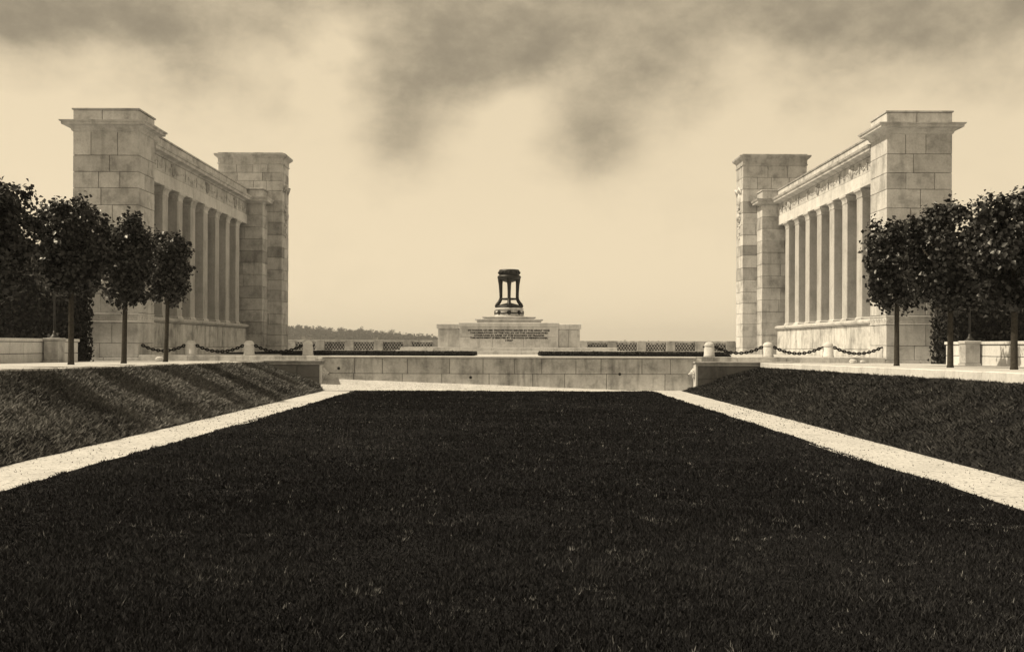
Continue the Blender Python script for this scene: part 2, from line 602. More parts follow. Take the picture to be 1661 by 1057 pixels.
# ------------------------------------------------------------------ grass
def grass(name, x0, x1, y0, y1, zf, dens, hgt, wid, mat, seed, keep=None, label=None, flat=(0.1, 1.1)):
    r = np.random.default_rng(seed)
    P = []
    ys = np.linspace(y0, y1, max(2, int((y1 - y0) / 1.0) + 1))
    for a, b in zip(ys, ys[1:]):
        n = int(dens((a + b) / 2) * (b - a) * abs(x1 - x0))
        P.append(np.stack([r.uniform(min(x0, x1), max(x0, x1), n), r.uniform(a, b, n)], -1))
    P = np.concatenate(P)
    if keep is not None:
        P = P[keep(P[:, 0], P[:, 1])]
    n = len(P)
    z = zf(P[:, 0], P[:, 1])
    clump = vnoise(P[:, 0], P[:, 1], 0.22, seed + 1) * 0.6 + vnoise(P[:, 0], P[:, 1], 1.1, seed + 2) * 0.4
    far = np.clip(P[:, 1] / 8, 1.0, 4.2)
    h = hgt * (0.45 + 1.1 * clump) * r.uniform(0.5, 1.3, n)
    w = wid * far * r.uniform(0.6, 1.4, n)
    a = r.uniform(0, 2 * np.pi, n)
    b = r.uniform(0, 2 * np.pi, n)
    lean = r.uniform(*flat, n) * h
    base = np.stack([P[:, 0], P[:, 1], z - 0.004], -1)
    d = np.stack([np.cos(a) * w / 2, np.sin(a) * w / 2, 0 * a], -1)
    tip = base + np.stack([np.cos(b) * lean, np.sin(b) * lean, h], -1)
    v = np.stack([base - d, base + d, tip], 1).reshape(-1, 3)
    fc = np.arange(3 * n).reshape(-1, 3)
    wide = vnoise(P[:, 0], P[:, 1], 2.7, seed + 8) - 0.5 + 0.6 * (vnoise(P[:, 0] * 0.35, P[:, 1], 0.9, seed + 9) - 0.5)
    t = np.clip(r.normal(0.36, 0.2, n) + 0.45 * (clump - 0.5) + 0.42 * wide, 0, 0.66)
    spot = vnoise(P[:, 0], P[:, 1], 0.075, seed + 5) * 0.65 + vnoise(P[:, 0], P[:, 1], 0.5, seed + 6) * 0.35
    pale = (spot > 0.79) & (r.random(n) < 0.45) | (r.random(n) < 0.004)
    t[pale] = r.uniform(0.68, 1.0, pale.sum())
    o = link(name, np_mesh(name, v, fc, np.repeat(t, 3)), mat)
    tag(o, label, "grass", None, "stuff")
    return o


def ragged(xa, xb):
    return lambda X, Y: (X > xa + 0.05 * (vnoise(X * 0, Y, 0.35, 31) - 0.5) * 2) & (X < xb + 0.05 * (vnoise(X * 0 + 7, Y, 0.3, 33) - 0.5) * 2)


def lawn_dens(y):
    return min(6500.0, max(650.0, 330000.0 / (y * y)))


grass("lawn_grass", LP[1] - 0.05, RP[0] + 0.05, 3.5, Y_LAWN, lawn_z, lawn_dens, 0.034, 0.009, M_BLADE, 41,
      ragged(LP[1], RP[0]), "short dark mown grass covering the long lawn between the two gravel paths")
for s in (-1, 1):
    f, toe = bank_z(s)
    grass("bank_grass", s * (toe - 0.03), s * (XB + 0.02), 9, Y_CHEEK - 0.02, f,
          lambda y: 1500, 0.06, 0.011, M_DRYBLADE if s < 0 else M_BANKBLADE, 51 + s,
          (lambda X, Y, toe=toe: np.abs(X) > toe - 0.0 + 0.05 * (vnoise(X * 0, Y, 0.3, 35) - 0.5)),
          "rough tufted grass on the sloping bank %s of the lawn" % ("left, striped with tree shadows" if s < 0 else "right"), flat=(0.5, 1.9))


# stray tufts and litter on the gravel
for xa, xb, lab, sd_ in ((LP[0], LP[1], "left", 81), (RP[0], RP[1], "right", 83)):
    e = lambda X, Y, xa=xa, xb=xb: np.random.default_rng(5).random(len(X)) < 0.25 + 0.75 * np.abs((X - xa) / (xb - xa) * 2 - 1) ** 3
    grass("stray_tufts", xa, xb, 6, 30, lambda X, Y: X * 0 + 0.006, lambda y: 90, 0.016, 0.008, M_BANKBLADE, sd_, e,
          "thin stray tufts and litter on the %s gravel path" % lab)


# ------------------------------------------------------------------ kerbs along the ledge
for s in (-1, 1):
    side = "left" if s < 0 else "right"
    k = empty("ledge_kerb", (s * XB, 20, 1.0), "long pale stone kerb along the top of the %s grass bank" % side, "kerb", "kerbs on top of the grass banks")
    y = 6.0
    rg = random.Random(60 + s)
    while y < Y_CHEEK - 0.4:
        l = rg.uniform(1.5, 2.1)
        y2 = min(y + l, Y_CHEEK - 0.06)
        zt = float(z_ledge((y + y2) / 2)) + 0.004
        block("stone", k, s * XB, s * (XB + 0.24), y + 0.006, y2 - 0.006, zt - 0.5, zt + rg.uniform(0, 0.006), M_PALE)
        y = y2


# ------------------------------------------------------------------ retaining walls
XL, XR = -7.1, 6.85
wall = empty("retaining_wall", (0, Y_WALL + 0.2, 0), "long low retaining wall of stained limestone blocks closing the lawn", "wall")
block("core", wall, XL - 0.3, XR + 0.3, Y_WALL + 0.02, Y_WALL + 0.5, -0.1, 1.17, M_MORTAR)
rg = random.Random(3)
masonry(wall, XL - 0.28, XR + 0.28, Y_WALL, Y_WALL + 0.48, [-0.08, 0.62, 1.195], 1.25, [M_WALLST], rg, deep=False)
c = splits(XL - 0.06, XR + 0.06, 2.0, rg, 0.1)
for a, b in zip(c, c[1:]):
    block("coping", wall, a + 0.004, b - 0.004, Y_WALL - 0.05, Y_WALL + 0.55, 1.2, Z_TERR + 0.006, M_PALE)


for px, py in ((549, 598), (763, 612), (1005, 606)):
    bm = lathe([(0.04, 0), (0.055, 0.002), (0.055, 0.03)], 10)
    bmesh.ops.rotate(bm, verts=bm.verts, cent=(0, 0, 0), matrix=Matrix.Rotation(R(-90), 3, 'X'))
    d = Y_WALL - 0.022
    from_bm("drain_hole", bm, M_INK, wall, ((px - 830) * d / 1700, d, 1.66 - (py - 561) * d / 1700))


def lion_head(parent, x, y, z, s):
    """mane, skull, muzzle, ears and spout facing along s in x"""
    bm = bmesh.new()
    rg = random.Random(5)
    blob(bm, (x + s * 0.02, y, z), (0.06, 0.17, 0.19), 2, 0.10, rg)
    for k in range(10):
        a = 2 * math.pi * k / 10
        blob(bm, (x + s * 0.05, y + 0.13 * math.cos(a), z + 0.15 * math.sin(a)), (0.05, 0.05, 0.05), 1, 0.12, rg)
    blob(bm, (x + s * 0.08, y, z + 0.02), (0.09, 0.11, 0.12), 2, 0.03, rg)
    blob(bm, (x + s * 0.16, y, z - 0.03), (0.08, 0.065, 0.055), 2, 0.02, rg)
    blob(bm, (x + s * 0.13, y, z - 0.10), (0.06, 0.05, 0.03), 1, 0.02, rg)
    for q in (-1, 1):
        blob(bm, (x + s * 0.06, y + q * 0.09, z + 0.13), (0.03, 0.03, 0.045), 1)
        blob(bm, (x + s * 0.155, y + q * 0.045, z + 0.05), (0.02, 0.025, 0.02), 1)
    o = from_bm("lion_head", bm, M_PALE, parent, smooth=True)
    bm = bmesh.new()
    tube(bm, [(x + s * 0.17, y, z - 0.065), (x + s * 0.25, y, z - 0.075)], 0.016, 8)
    from_bm("spout", bm, M_IRON, o)


for s, xi in ((-1, XL), (1, XR)):
    side = "left" if s < 0 else "right"
    w = empty("wing_wall", (xi, Y_CHEEK, 0), "short stone wing wall with a lion head spout at the far end of the %s bank" % side, "wall", "wing walls beside the retaining wall")
    xo = s * 10.4
    block("core", w, xi + s * 0.02, xo, Y_CHEEK + 0.02, Y_WALL + 0.01, -0.1, 0.93, M_MORTAR)
    rg = random.Random(20 + s)
    a, b = sorted((xi, xo))
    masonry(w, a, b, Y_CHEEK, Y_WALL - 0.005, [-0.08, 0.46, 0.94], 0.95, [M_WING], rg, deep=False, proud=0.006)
    bm = ring_mesh(a - 0.0, b, Y_CHEEK, Y_WALL + 0.15, [(0.03, 0.945), (0.03, 0.98), (0.0, 1.0), (0.0, 1.035), (0.06, 1.05), (0.06, 1.1)])
    from_bm("coping", bm, M_STONE_B, w)
    block("return_stone", w, xi - s * 0.035, xi + s * 0.05, Y_CHEEK - 0.008, Y_WALL - 0.03, 0.0, 0.943, M_PALE)
    lion_head(w, xi - s * 0.03, Y_CHEEK + 0.24, 0.66, -s)
    # kerb that carries the bollards
    kb = empty("terrace_kerb", (s * 10, Y_TOWER, 1.0), "low stone kerb under the bollards and chains on the %s side" % side, "kerb", "kerbs under the bollards")
    c = splits(min(xi + s * 0.0, s * 14.1), max(xi, s * 14.1), 1.7, rg, 0.1)
    for p, q in zip(c, c[1:]):
        block("stone", kb, p + 0.004, q - 0.004, Y_TOWER - 0.04, Y_TOWER + 0.62, 0.9, Z_TERR + 0.008, M_WALLST)


# ------------------------------------------------------------------ memorial buildings
def relief_lumps(bm, pts, r, rg, n=3):
    for p in pts:
        for _ in range(n):
            q = Vector(p) + Vector((rg.uniform(-.5, .5), rg.uniform(-1, 1), rg.uniform(-1, 1))) * r
            blob(bm, q, (r * rg.uniform(0.5, 0.8), r * rg.uniform(0.6, 1.1), r * rg.uniform(0.5, 0.9)), 1, 0.1, rg)


def memorial(s):
    side = "left" if s < 0 else "right"
    rg = random.Random(100 + s)
    root = empty("memorial_building", (s * 15.3, 49, 1.0),
                 "limestone colonnade with square end towers %s of the lawn, %s" %
                 (side, "its columns in shade" if s < 0 else "its inner face sunlit"), "memorial", "facing memorial colonnades")
    mats = [M_STONE]

    def X(a, b):
        return (min(s * a, s * b), max(s * a, s * b))
    # ---- near tower
    xi, xo, ya, yb = 14.14, 16.6, Y_TOWER, Y_TOWER + 1.77
    x0, x1 = X(xi, xo)
    tw = block("tower", root, x0 + 0.03, x1 - 0.03, ya + 0.03, yb - 0.03, 0.7, 9.7, M_MORTAR)
    zs = [0.75, 1.22, 1.76, 2.5]
    masonry(tw, x0 - 0.03, x1 + 0.03, ya - 0.03, yb, [0.75, 1.18], 1.2, mats, rg)
    masonry(tw, x0, x1, ya, yb, [1.18, 1.72, 2.5], 1.05, mats, rg)
    # carved band
    bm = ring_mesh(x0, x1, ya, yb, [(0.0, 2.507), (0.025, 2.515), (0.025, 2.55), (0.0, 2.56), (0.0, 2.80), (0.025, 2.81), (0.025, 2.85), (0.0, 2.86)])
    band = from_bm("carved_band", bm, M_STONE, tw)
    n = 9
    for i in range(n):
        bm = bmesh.new()
        cx = x0 + (i + 0.5) * (x1 - x0) / n
        pts = [(cx + (0.085 - 0.006 * k) * math.cos(k * .55) * (1 if i % 2 else -1), ya - 0.002, 2.68 + (0.085 - 0.006 * k) * math.sin(k * .55)) for k in range(11)]
        tube(bm, [(cx + 0.02 * (1 if i % 2 else -1), ya, 2.60)] + pts, 0.018, 5)
        from_bm("scroll", bm, M_STONE, tw)
    xin = s * xi
    for i in range(6):
        bm = bmesh.new()
        cy = ya + (i + 0.5) * (yb - ya) / 6
        pts = [(xin, cy + (0.085 - 0.006 * k) * math.cos(k * .55), 2.68 + (0.085 - 0.006 * k) * math.sin(k * .55)) for k in range(11)]
        tube(bm, pts, 0.018, 5)
        from_bm("scroll", bm, M_STONE, tw)
    zz = [2.87]
    while zz[-1] < 9.0:
        zz.append(zz[-1] + rg.uniform(0.6, 0.72))
    zz[-1] = 9.72
    if zz[-1] - zz[-2] > 0.95:
        zz.insert(-1, (zz[-1] + zz[-2]) / 2)
    masonry(tw, x0, x1, ya, yb, zz, 0.98, mats, rg)
    bm = ring_mesh(x0, x1, ya, yb, [(0.0, 9.70), (0.05, 9.735), (0.07, 9.80), (0.10, 9.83), (0.14, 9.90), (0.33, 9.93), (0.335, 10.02), (0.38, 10.03), (0.40, 10.085), (0.02, 10.105)])
    from_bm("cornice", bm, M_STONE, tw)
    masonry(tw, x0, x1, ya, yb, [10.09, 10.52], 1.2, mats, rg)
    bm = ring_mesh(x0, x1, ya, yb, [(0.02, 10.525), (0.045, 10.53), (0.045, 10.585), (0.0, 10.60)])
    from_bm("cap_slab", bm, M_STONE_B, tw)

    # ---- far tower
    xi, xo, ya2, yb2 = 12.77, 16.3, 58.08, 59.75
    x0, x1 = X(xi, xo)
    ft = block("tower", root, x0 + 0.03, x1 - 0.03, ya2 + 0.03, yb2 - 0.03, 0.9, 11.7, M_MORTAR)
    zz = [0.95, 1.6]
    while zz[-1] < 11.0:
        zz.append(zz[-1] + rg.uniform(0.56, 0.7))
    zz[-1] = 11.68
    if zz[-1] - zz[-2] > 0.9:
        zz.insert(-1, (zz[-1] + zz[-2]) / 2)
    masonry(ft, x0, x1, ya2, yb2, zz, 0.95, [M_STONE, M_STONE_B, M_STONE], rg)
    bm = ring_mesh(x0, x1, ya2, yb2, [(0.0, 11.67), (0.05, 11.70), (0.05, 11.76), (0.02, 11.78), (0.03, 12.0), (0.10, 12.06), (0.19, 12.14), (0.21, 12.2), (0.21, 12.25), (0.03, 12.27), (0.03, 12.33), (0.0, 12.34)])
    from_bm("cornice", bm, M_STONE_B, ft)
    # carved trophy on the face towards the axis
    bm = bmesh.new()
    xf = s * xi
    yc = (ya2 + yb2) / 2
    blob(bm, (xf, yc, 9.9), (0.14, 0.26, 0.42), 2, 0.06, rg)
    for q in (-1, 1):
        tube(bm, [(xf, yc + q * 0.15, 10.25), (xf - s * 0.14, yc + q * 0.45, 10.5), (xf, yc + q * 0.62, 10.1)], [0.1, 0.07, 0.03], 6)
    blob(bm, (xf - s * 0.05, yc, 10.4), (0.11, 0.11, 0.13), 2, 0.05, rg)
    for k in range(14):
        t = k / 13
        blob(bm, (xf - s * 0.03, yc + 0.16 * math.sin(k * 2.2), 9.45 - 1.7 * t), (0.10 - 0.03 * t, 0.16 - 0.06 * t, 0.10), 1, 0.15, rg)
    blob(bm, (xf - s * 0.05, yc, 8.9), (0.16, 0.24, 0.26), 2, 0.08, rg)
    from_bm("carved_trophy", bm, M_STONE, ft, smooth=True)

    # ---- end pier before the far tower
    xi3, ya3, yb3 = 13.56, 56.9, 58.05
    x0, x1 = X(xi3, 15.9)
    an = block("end_pier", root, x0 + 0.03, x1 - 0.03, ya3 + 0.03, yb3 - 0.01, 1.0, 9.4, M_MORTAR)
    zz = [1.0 + i * (9.35 - 1.0) / 13 for i in range(14)]
    masonry(an, x0, x1, ya3, yb3, zz, 1.1, [M_STONE, M_STONE_B], rg, deep=False)

    # ---- colonnade
    XC = 14.40
    y0, y1 = yb + 0.02, ya3 - 0.02
    x0, x1 = X(XC, 16.1)
    # podium
    pod = block("podium", root, *X(XC + 0.03, 16.1), y0, y1, 0.8, 2.55, M_MORTAR)
    for (za, zb, off) in ((0.95, 1.56, -0.06), (1.56, 2.58, 0.0)):
        c = splits(y0, y1, 1.5, rg, 0.15)
        for p, q in zip(c, c[1:]):
            xa, xb = X(XC + off - rg.uniform(0, 0.008), XC + 0.4)
            block("stone", pod, xa, xb, p + G, q - G, za + G, zb - G, M_WALLST)
    prof = [(XC + 0.6, 2.585), (XC - 0.02, 2.585), (XC - 0.06, 2.62), (XC - 0.14, 2.66), (XC - 0.15, 2.74), (XC - 0.05, 2.79), (XC + 1.2, 2.79), (XC + 1.2, 2.585)]
    from_bm("sill_moulding", extrude_profile_y([(s * a, z) for a, z in prof], y0, y1), M_STONE, pod)
    # rear wall, its stone darkened to paint shade into the column recesses
    xa, xb = X(15.55, 16.1)
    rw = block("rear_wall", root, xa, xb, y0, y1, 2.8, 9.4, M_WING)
    # columns
    dcol = [55.39, 53.5, 51.6, 49.65, 47.7, 45.85, 43.93]
    for d in dcol:
        xa, xb = X(XC + 0.03, XC + 0.6)
        co = block("column", root, xa, xb, d - 0.67, d, 2.86, 7.9, M_COLUMN, ch=0.02)
        from_bm("base", ring_mesh(xa, xb, d - 0.67, d, [(0.05, 2.795), (0.05, 2.86), (0.0, 2.91)]), M_STONE, co)
        from_bm("capital", ring_mesh(xa, xb, d - 0.67, d, [(0.0, 7.85), (0.02, 7.87), (0.02, 7.90), (0.0, 7.91), (0.015, 8.0), (0.06, 8.1), (0.10, 8.14), (0.10, 8.225)]), M_STONE, co)
    # architrave and frieze, in big stones
    en = block("entablature", root, *X(XC + 0.06, 16.1), y0, y1, 8.25, 9.4, M_MORTAR)
    c = splits(y0, y1, 1.9, rg, 0.05)
    for p, q in zip(c, c[1:]):
        xa, xb = X(XC - rg.uniform(0, 0.006), XC + 0.75)
        block("stone", en, xa, xb, p + G * .6, q - G * .6, 8.23, 8.74, M_PALE)
        xa, xb = X(XC + 0.02 - rg.uniform(0, 0.006), XC + 0.7)
        block("stone", en, xa, xb, p + 0.2 + G * .6, min(q + 0.2, y1) - G * .6, 8.752, 9.36, M_STONE)
    xa, xb = X(XC + 0.02, XC + 0.7)
    block("stone", en, xa, xb, y0, y0 + 0.19, 8.752, 9.36, M_STONE)
    # garland carved on the frieze
    L = y1 - y0
    shields = [y0 + L * f for f in (0.2, 0.52, 0.84)]
    nodes = [y0 + 0.15] + shields + [y1 - 0.15]
    for a, b in zip(nodes, nodes[1:]):
        bm = bmesh.new()
        k = 3
        for i in range(k):
            p, q = a + (b - a) * i / k, a + (b - a) * (i + 1) / k
            m = int((q - p) / 0.085)
            pts = []
            for j in range(m + 1):
                t = j / m
                pts.append((s * (XC + 0.03), p + (q - p) * t, 9.22 - 0.25 * (1 - (2 * t - 1) ** 2)))
            relief_lumps(bm, pts, 0.06, rg, 3)
            tube(bm, [(s * (XC + 0.02), p, 9.25), (s * (XC - 0.02), p + 0.02, 9.1), (s * (XC + 0.0), p - 0.02, 8.82)], [0.05, 0.04, 0.02], 5)
        from_bm("garland", bm, M_STONE, en, smooth=True)
    for sy in shields:
        bm = bmesh.new()
        blob(bm, (s * XC, sy, 9.05), (0.09, 0.2, 0.27), 2)
        blob(bm, (s * (XC - 0.06), sy, 9.07), (0.07, 0.11, 0.16), 2, 0.08, rg)
        for q in (-1, 1):
            blob(bm, (s * XC, sy + q * 0.2, 9.22), (0.07, 0.09, 0.08), 1, 0.1, rg)
        from_bm("shield", bm, M_STONE_B, en, smooth=True)
    # cornice: along the colonnade, then round the end pier
    cp = [(XC + 0.6, 9.365), (XC - 0.02, 9.365), (XC - 0.06, 9.41), (XC - 0.10, 9.43), (XC - 0.31, 9.45), (XC - 0.32, 9.56), (XC - 0.37, 9.58), (XC - 0.40, 9.66), (XC - 0.05, 9.70), (XC + 1.75, 9.70), (XC + 1.75, 9.365)]
    from_bm("cornice", extrude_profile_y([(s * a, z) for a, z in cp], y0, y1 - 0.3), M_STONE, root)
    c = splits(y0, y1 - 0.0, 1.9, rg, 0.08)
    par = block("parapet", root, *X(XC + 0.06, XC + 1.5), y0, y1, 9.69, 10.08, M_MORTAR)
    for p, q in zip(c, c[1:]):
        block("stone", par, *X(XC + 0.0, XC + 0.5), p + G * .6, q - G * .6, 9.695, 10.1, M_STONE)
    from_bm("parapet_coping", extrude_profile_y([(s * a, z) for a, z in [(XC - 0.04, 10.105), (XC - 0.045, 10.17), (XC + 1.6, 10.19), (XC + 1.6, 10.105)]], y0, y1), M_STONE_B, par)
    x0, x1 = X(xi3, 15.9)
    bm = ring_mesh(x0, x1, ya3, yb3 + 0.005 - 0.42, [(0.0, 9.355), (0.04, 9.40), (0.08, 9.43), (0.3, 9.452), (0.31, 9.562), (0.35, 9.583), (0.38, 9.664), (0.03, 9.703)])
    from_bm("cornice", bm, M_STONE, an)
    masonry(an, x0, x1, ya3, yb3, [9.69, 10.105], 1.0, [M_STONE], rg, deep=False)
    bm = ring_mesh(x0, x1, ya3, yb3 - 0.05, [(0.02, 10.112), (0.045, 10.116), (0.045, 10.178), (0.0, 10.194)])
    from_bm("cap_slab", bm, M_STONE_B, an)
    return root


memorial(-1)
memorial(1)


# ------------------------------------------------------------------ altar with brazier
AX = -0.16
alt = empty("stone_altar", (AX, 55, Z_TERR), "broad pale stone altar with a carved inscription standing on wide steps", "altar")
rg = random.Random(8)


def altar_row(x0, x1, y0, y1, z0, z1, wide, mat, name="stone"):
    c = splits(x0, x1, wide, rg, 0.1)
    for a, b in zip(c, c[1:]):
        block(name, alt, AX + a + 0.004, AX + b - 0.004, y0 - rg.uniform(0, 0.006), y1, z0 + 0.003, z1 - 0.003, mat, 0.01)


altar_row(-5.75, 5.75, 52.0, 57.6, Z_TERR - 0.1, 1.43, 1.65, M_ALTAR, "step")
altar_row(-5.45, 5.45, 52.6, 57.4, 1.43, 1.59, 1.6, M_ALTAR, "step")
altar_row(-1.75, 1.75, 51.3, 51.98, Z_TERR - 0.1, 1.39, 1.2, M_ALTAR, "step")
# wings and middle of the altar body
for q in (-1, 1):
    a, b = sorted((q * 2.56, q * 3.67))
    altar_row(a, b, 54.12, 56.6, 1.59, 2.5, 0.6, M_ALTAR)
    from_bm("wing_cap", ring_mesh(AX + a, AX + b, 54.12, 56.6, [(-0.03, 2.49), (-0.03, 2.535), (0.06, 2.55), (0.06, 2.78), (0.02, 2.80)]), M_ALTAR, alt)
altar_row(-2.55, 2.55, 53.95, 56.7, 1.59, 2.12, 1.7, M_ALTAR)
altar_row(-2.55, 2.55, 53.95, 56.7, 2.12, 2.66, 1.28, M_ALTAR)
from_bm("altar_top", ring_mesh(AX - 2.55, AX + 2.55, 53.95, 56.7, [(0.0, 2.662), (0.02, 2.70), (0.02, 2.85), (-0.05, 2.87)]), M_ALTAR, alt)
from_bm("slab", ring_mesh(AX - 1.72, AX + 1.72, 54.3, 56.3, [(-0.05, 2.86), (-0.05, 3.0), (0.05, 3.01), (0.05, 3.05), (0.0, 3.06)]), M_ALTAR, alt)
from_bm("slab", ring_mesh(AX - 1.34, AX + 1.34, 54.5, 56.1, [(-0.04, 3.06), (-0.04, 3.12), (0.05, 3.13), (0.05, 3.18), (0.0, 3.19)]), M_ALTAR, alt)
YT = 55.3
ped = from_bm("pedestal", lathe([(0.82, 3.19), (0.82, 3.23), (0.76, 3.25), (0.71, 3.52), (0.72, 3.56), (0.77, 3.58), (0.77, 3.63), (0.70, 3.66)], 40), M_ALTAR, alt, (AX, YT, 0))
bm = bmesh.new()
for k in range(8):
    a = -math.pi / 2 + k * math.pi / 4
    r = 0.745
    cx, cy = AX + r * math.cos(a), YT + r * math.sin(a)
    t = Vector((-math.sin(a), math.cos(a), 0))
    pts = [(Vector((cx, cy, 3.41)) + t * 0.085 * math.cos(u) + Vector((0, 0, 0.085 * math.sin(u)))) for u in [2 * math.pi * i / 12 for i in range(12)]]
    tube(bm, pts, 0.036, 6, closed=True)
    blob(bm, (cx, cy, 3.41), 0.05, 1)
    pts = []
    for i in range(7):
        b = a + (math.pi / 4) * i / 6
        pts.append((AX + 0.755 * math.cos(b), YT + 0.755 * math.sin(b), 3.42 - 0.05 * (1 - (i / 3 - 1) ** 2)))
    tube(bm, pts, [0.02, 0.028, 0.036, 0.04, 0.036, 0.028, 0.02], 6)
    tube(bm, [(cx, cy, 3.34), (cx * 1.0, cy, 3.25)], [0.035, 0.012], 5)
from_bm("wreath_festoon", bm, M_BRONZE, alt, smooth=True)

TEXT = ["IN HONOR OF HER TROOPS WHO SERVED IN THE GREAT WAR",
        "THE LIBERATORS OF THE VALLEY OF THE ARGONNE AND",
        "COMRADES IN ARMS OF THE SOLDIERS OF FRANCE",
        "THIS MONUMENT IS ERECTED BY THE STATE OF PENNSYLVANIA",
        "1927"]
WID = [4.22, 4.0, 3.6, 4.0, 0.4]
for i, (t, w) in enumerate(zip(TEXT, WID)):
    cu = bpy.data.curves.new("inscription", 'FONT')
    cu.body = t
    cu.align_x = 'CENTER'
    cu.size = 0.112
    cu.extrude = 0.004
    cu.resolution_u = 2
    cu.offset = 0.006
    cu.materials.append(M_INK)
    o = bpy.data.objects.new("inscription", cu)
    COL.objects.link(o)
    o.parent = alt
    o.rotation_euler = (R(90), 0, 0)
    o.location = Vector((AX, 53.945 - 0.006, 2.425 - i * 0.13)) - wloc(alt)
    bpy.context.view_layer.update()
    wd = max(0.1, o.dimensions.x)
    me = bpy.data.meshes.new_from_object(o.evaluated_get(bpy.context.evaluated_depsgraph_get()))
    loc = o.location.copy()
    bpy.data.objects.remove(o)
    me.transform(Matrix.Diagonal((w / wd, 1, 1, 1)))
    me.transform(Matrix.Rotation(R(90), 4, 'X'))
    o = link("inscription", me, M_INK, alt)
    o.location = loc

# brazier
br = empty("bronze_brazier", (AX, YT, 3.66), "dark bronze four legged brazier on top of the altar", "brazier")


def bpart(name, bm, par=br, smooth=True):
    return from_bm(name, bm, M_BRONZE, par, (0, 0, 0), smooth)


def at_axis(bm):
    bmesh.ops.translate(bm, verts=bm.verts, vec=(AX, YT, 0))
    return bm


bpart("base", at_axis(lathe([(0.70, 3.66), (0.70, 3.72), (0.66, 3.75), (0.58, 3.80), (0.4, 3.86), (0.12, 3.93), (0.05, 4.03)], 36)))
bowl = bpart("bowl", at_axis(lathe([(0.1, 5.0), (0.3, 5.06), (0.46, 5.14), (0.58, 5.2), (0.62, 5.24), (0.62, 5.33), (0.57, 5.37), (0.53, 5.39), (0.53, 5.42), (0.555, 5.44), (0.55, 5.6), (0.53, 5.66), (0.5, 5.68), (0.46, 5.66), (0.42, 5.5)], 36)))
bm = bmesh.new()
for k in range(16):
    a = 2 * math.pi * k / 16
    blob(bm, (AX + 0.555 * math.cos(a), YT + 0.555 * math.sin(a), 5.52), (0.05, 0.05, 0.075), 1)
bpart("ornament", bm, bowl)
for k in range(4):
    a = -math.pi / 2 + k * math.pi / 2
    bm = bmesh.new()
    P = lambda r, z: (AX + r * math.cos(a), YT + r * math.sin(a), z)
    tube(bm, [P(0.47, 5.26), P(0.46, 5.1), P(0.45, 4.9), P(0.435, 4.5), P(0.43, 4.22), P(0.45, 4.1), P(0.53, 3.95), P(0.62, 3.84), P(0.66, 3.72)],
         [0.14, 0.13, 0.105, 0.088, 0.084, 0.092, 0.098, 0.105, 0.11], 8)
    blob(bm, P(0.46, 5.08), (0.11, 0.11, 0.13), 1)
    blob(bm, P(0.65, 3.73), (0.11, 0.11, 0.07), 1)
    bpart("leg", bm)
bm = bmesh.new()
tube(bm, [(AX + 0.40 * math.cos(u), YT + 0.40 * math.sin(u), 4.14) for u in [2 * math.pi * i / 28 for i in range(28)]], 0.045, 8, closed=True)
for k in range(2):
    a = k * math.pi / 2
    tube(bm, [(AX - 0.4 * math.cos(a), YT - 0.4 * math.sin(a), 4.14), (AX + 0.4 * math.cos(a), YT + 0.4 * math.sin(a), 4.14 + 0.004 * k)], 0.028, 6)
bpart("brace_ring", bm)


# ------------------------------------------------------------------ balustrade
ZB0, ZB1, YB = Z_TERR, 2.03, 70.0
bal = empty("balustrade", (0, YB, ZB0), "long pierced stone balustrade with square piers along the rear of the terrace", "balustrade")
PX = lambda px: (px - 830) * YB / 1700
period, pane = 47.35, 33.0


def lattice_bm(w, h):
    """fish-scale openwork in the x,z plane"""
    bm = bmesh.new()
    r = 0.135
    rows, cols = 4, int(w / 0.19)
    dx = w / cols
    for j in range(rows):
        z = 0.02 + j * (h - 0.10) / (rows - 1) - 0.02
        for i in range(cols + (1 if j % 2 else 0)):
            cx = -w / 2 + dx * (i + (0.0 if j % 2 else 0.5))
            pts = []
            for k in range(9):
                a = math.pi * k / 8
                x_, z_ = cx + r * math.cos(a) * 0.72, z + r * math.sin(a)
                if abs(x_) <= w / 2 + 0.01 and -0.02 <= z_ <= h + 0.02:
                    pts.append((x_, 0.006 * (j % 2), z_))
            if len(pts) > 2:
                tube(bm, pts, 0.026, 5)
    return bm


lat = None
for k in range(-4, 14):
    pl = 526 + period * k
    xa, xb = PX(pl), PX(pl + pane)
    if k == 13:
        xb = PX(1177)
    xp0, xp1 = (PX(pl + pane), PX(pl + period)) if k < 13 else (PX(1177), PX(1192))
    if k == -4:
        block("pier", bal, PX(pl - (period - pane)) + 0.003, xa - 0.003, YB - 0.14, YB + 0.14, ZB0 - 0.05, ZB1, M_STONE_B)
    block("pier", bal, xp0 + 0.003, xp1 - 0.003, YB - 0.14, YB + 0.14, ZB0 - 0.05, ZB1, M_STONE_B)
    block("bottom_rail", bal, xa, xb, YB - 0.09, YB + 0.09, ZB0 - 0.05, ZB0 + 0.11, M_STONE_B)
    block("top_rail", bal, xa, xb, YB - 0.10, YB + 0.10, ZB1 - 0.13, ZB1 - 0.004, M_STONE_B)
    hh = ZB1 - 0.13 - ZB0 - 0.11
    if k == 13:
        from_bm("lattice", lattice_bm(xb - xa, hh), M_STONE_B, bal, ((xa + xb) / 2, YB, ZB0 + 0.11))
    else:
        if lat is None:
            b0 = lattice_bm(xb - xa, hh)
            lat = bpy.data.meshes.new("lattice"); b0.to_mesh(lat); b0.free()
        link("lattice", lat, M_STONE_B, bal, ((xa + xb) / 2, YB, ZB0 + 0.11))


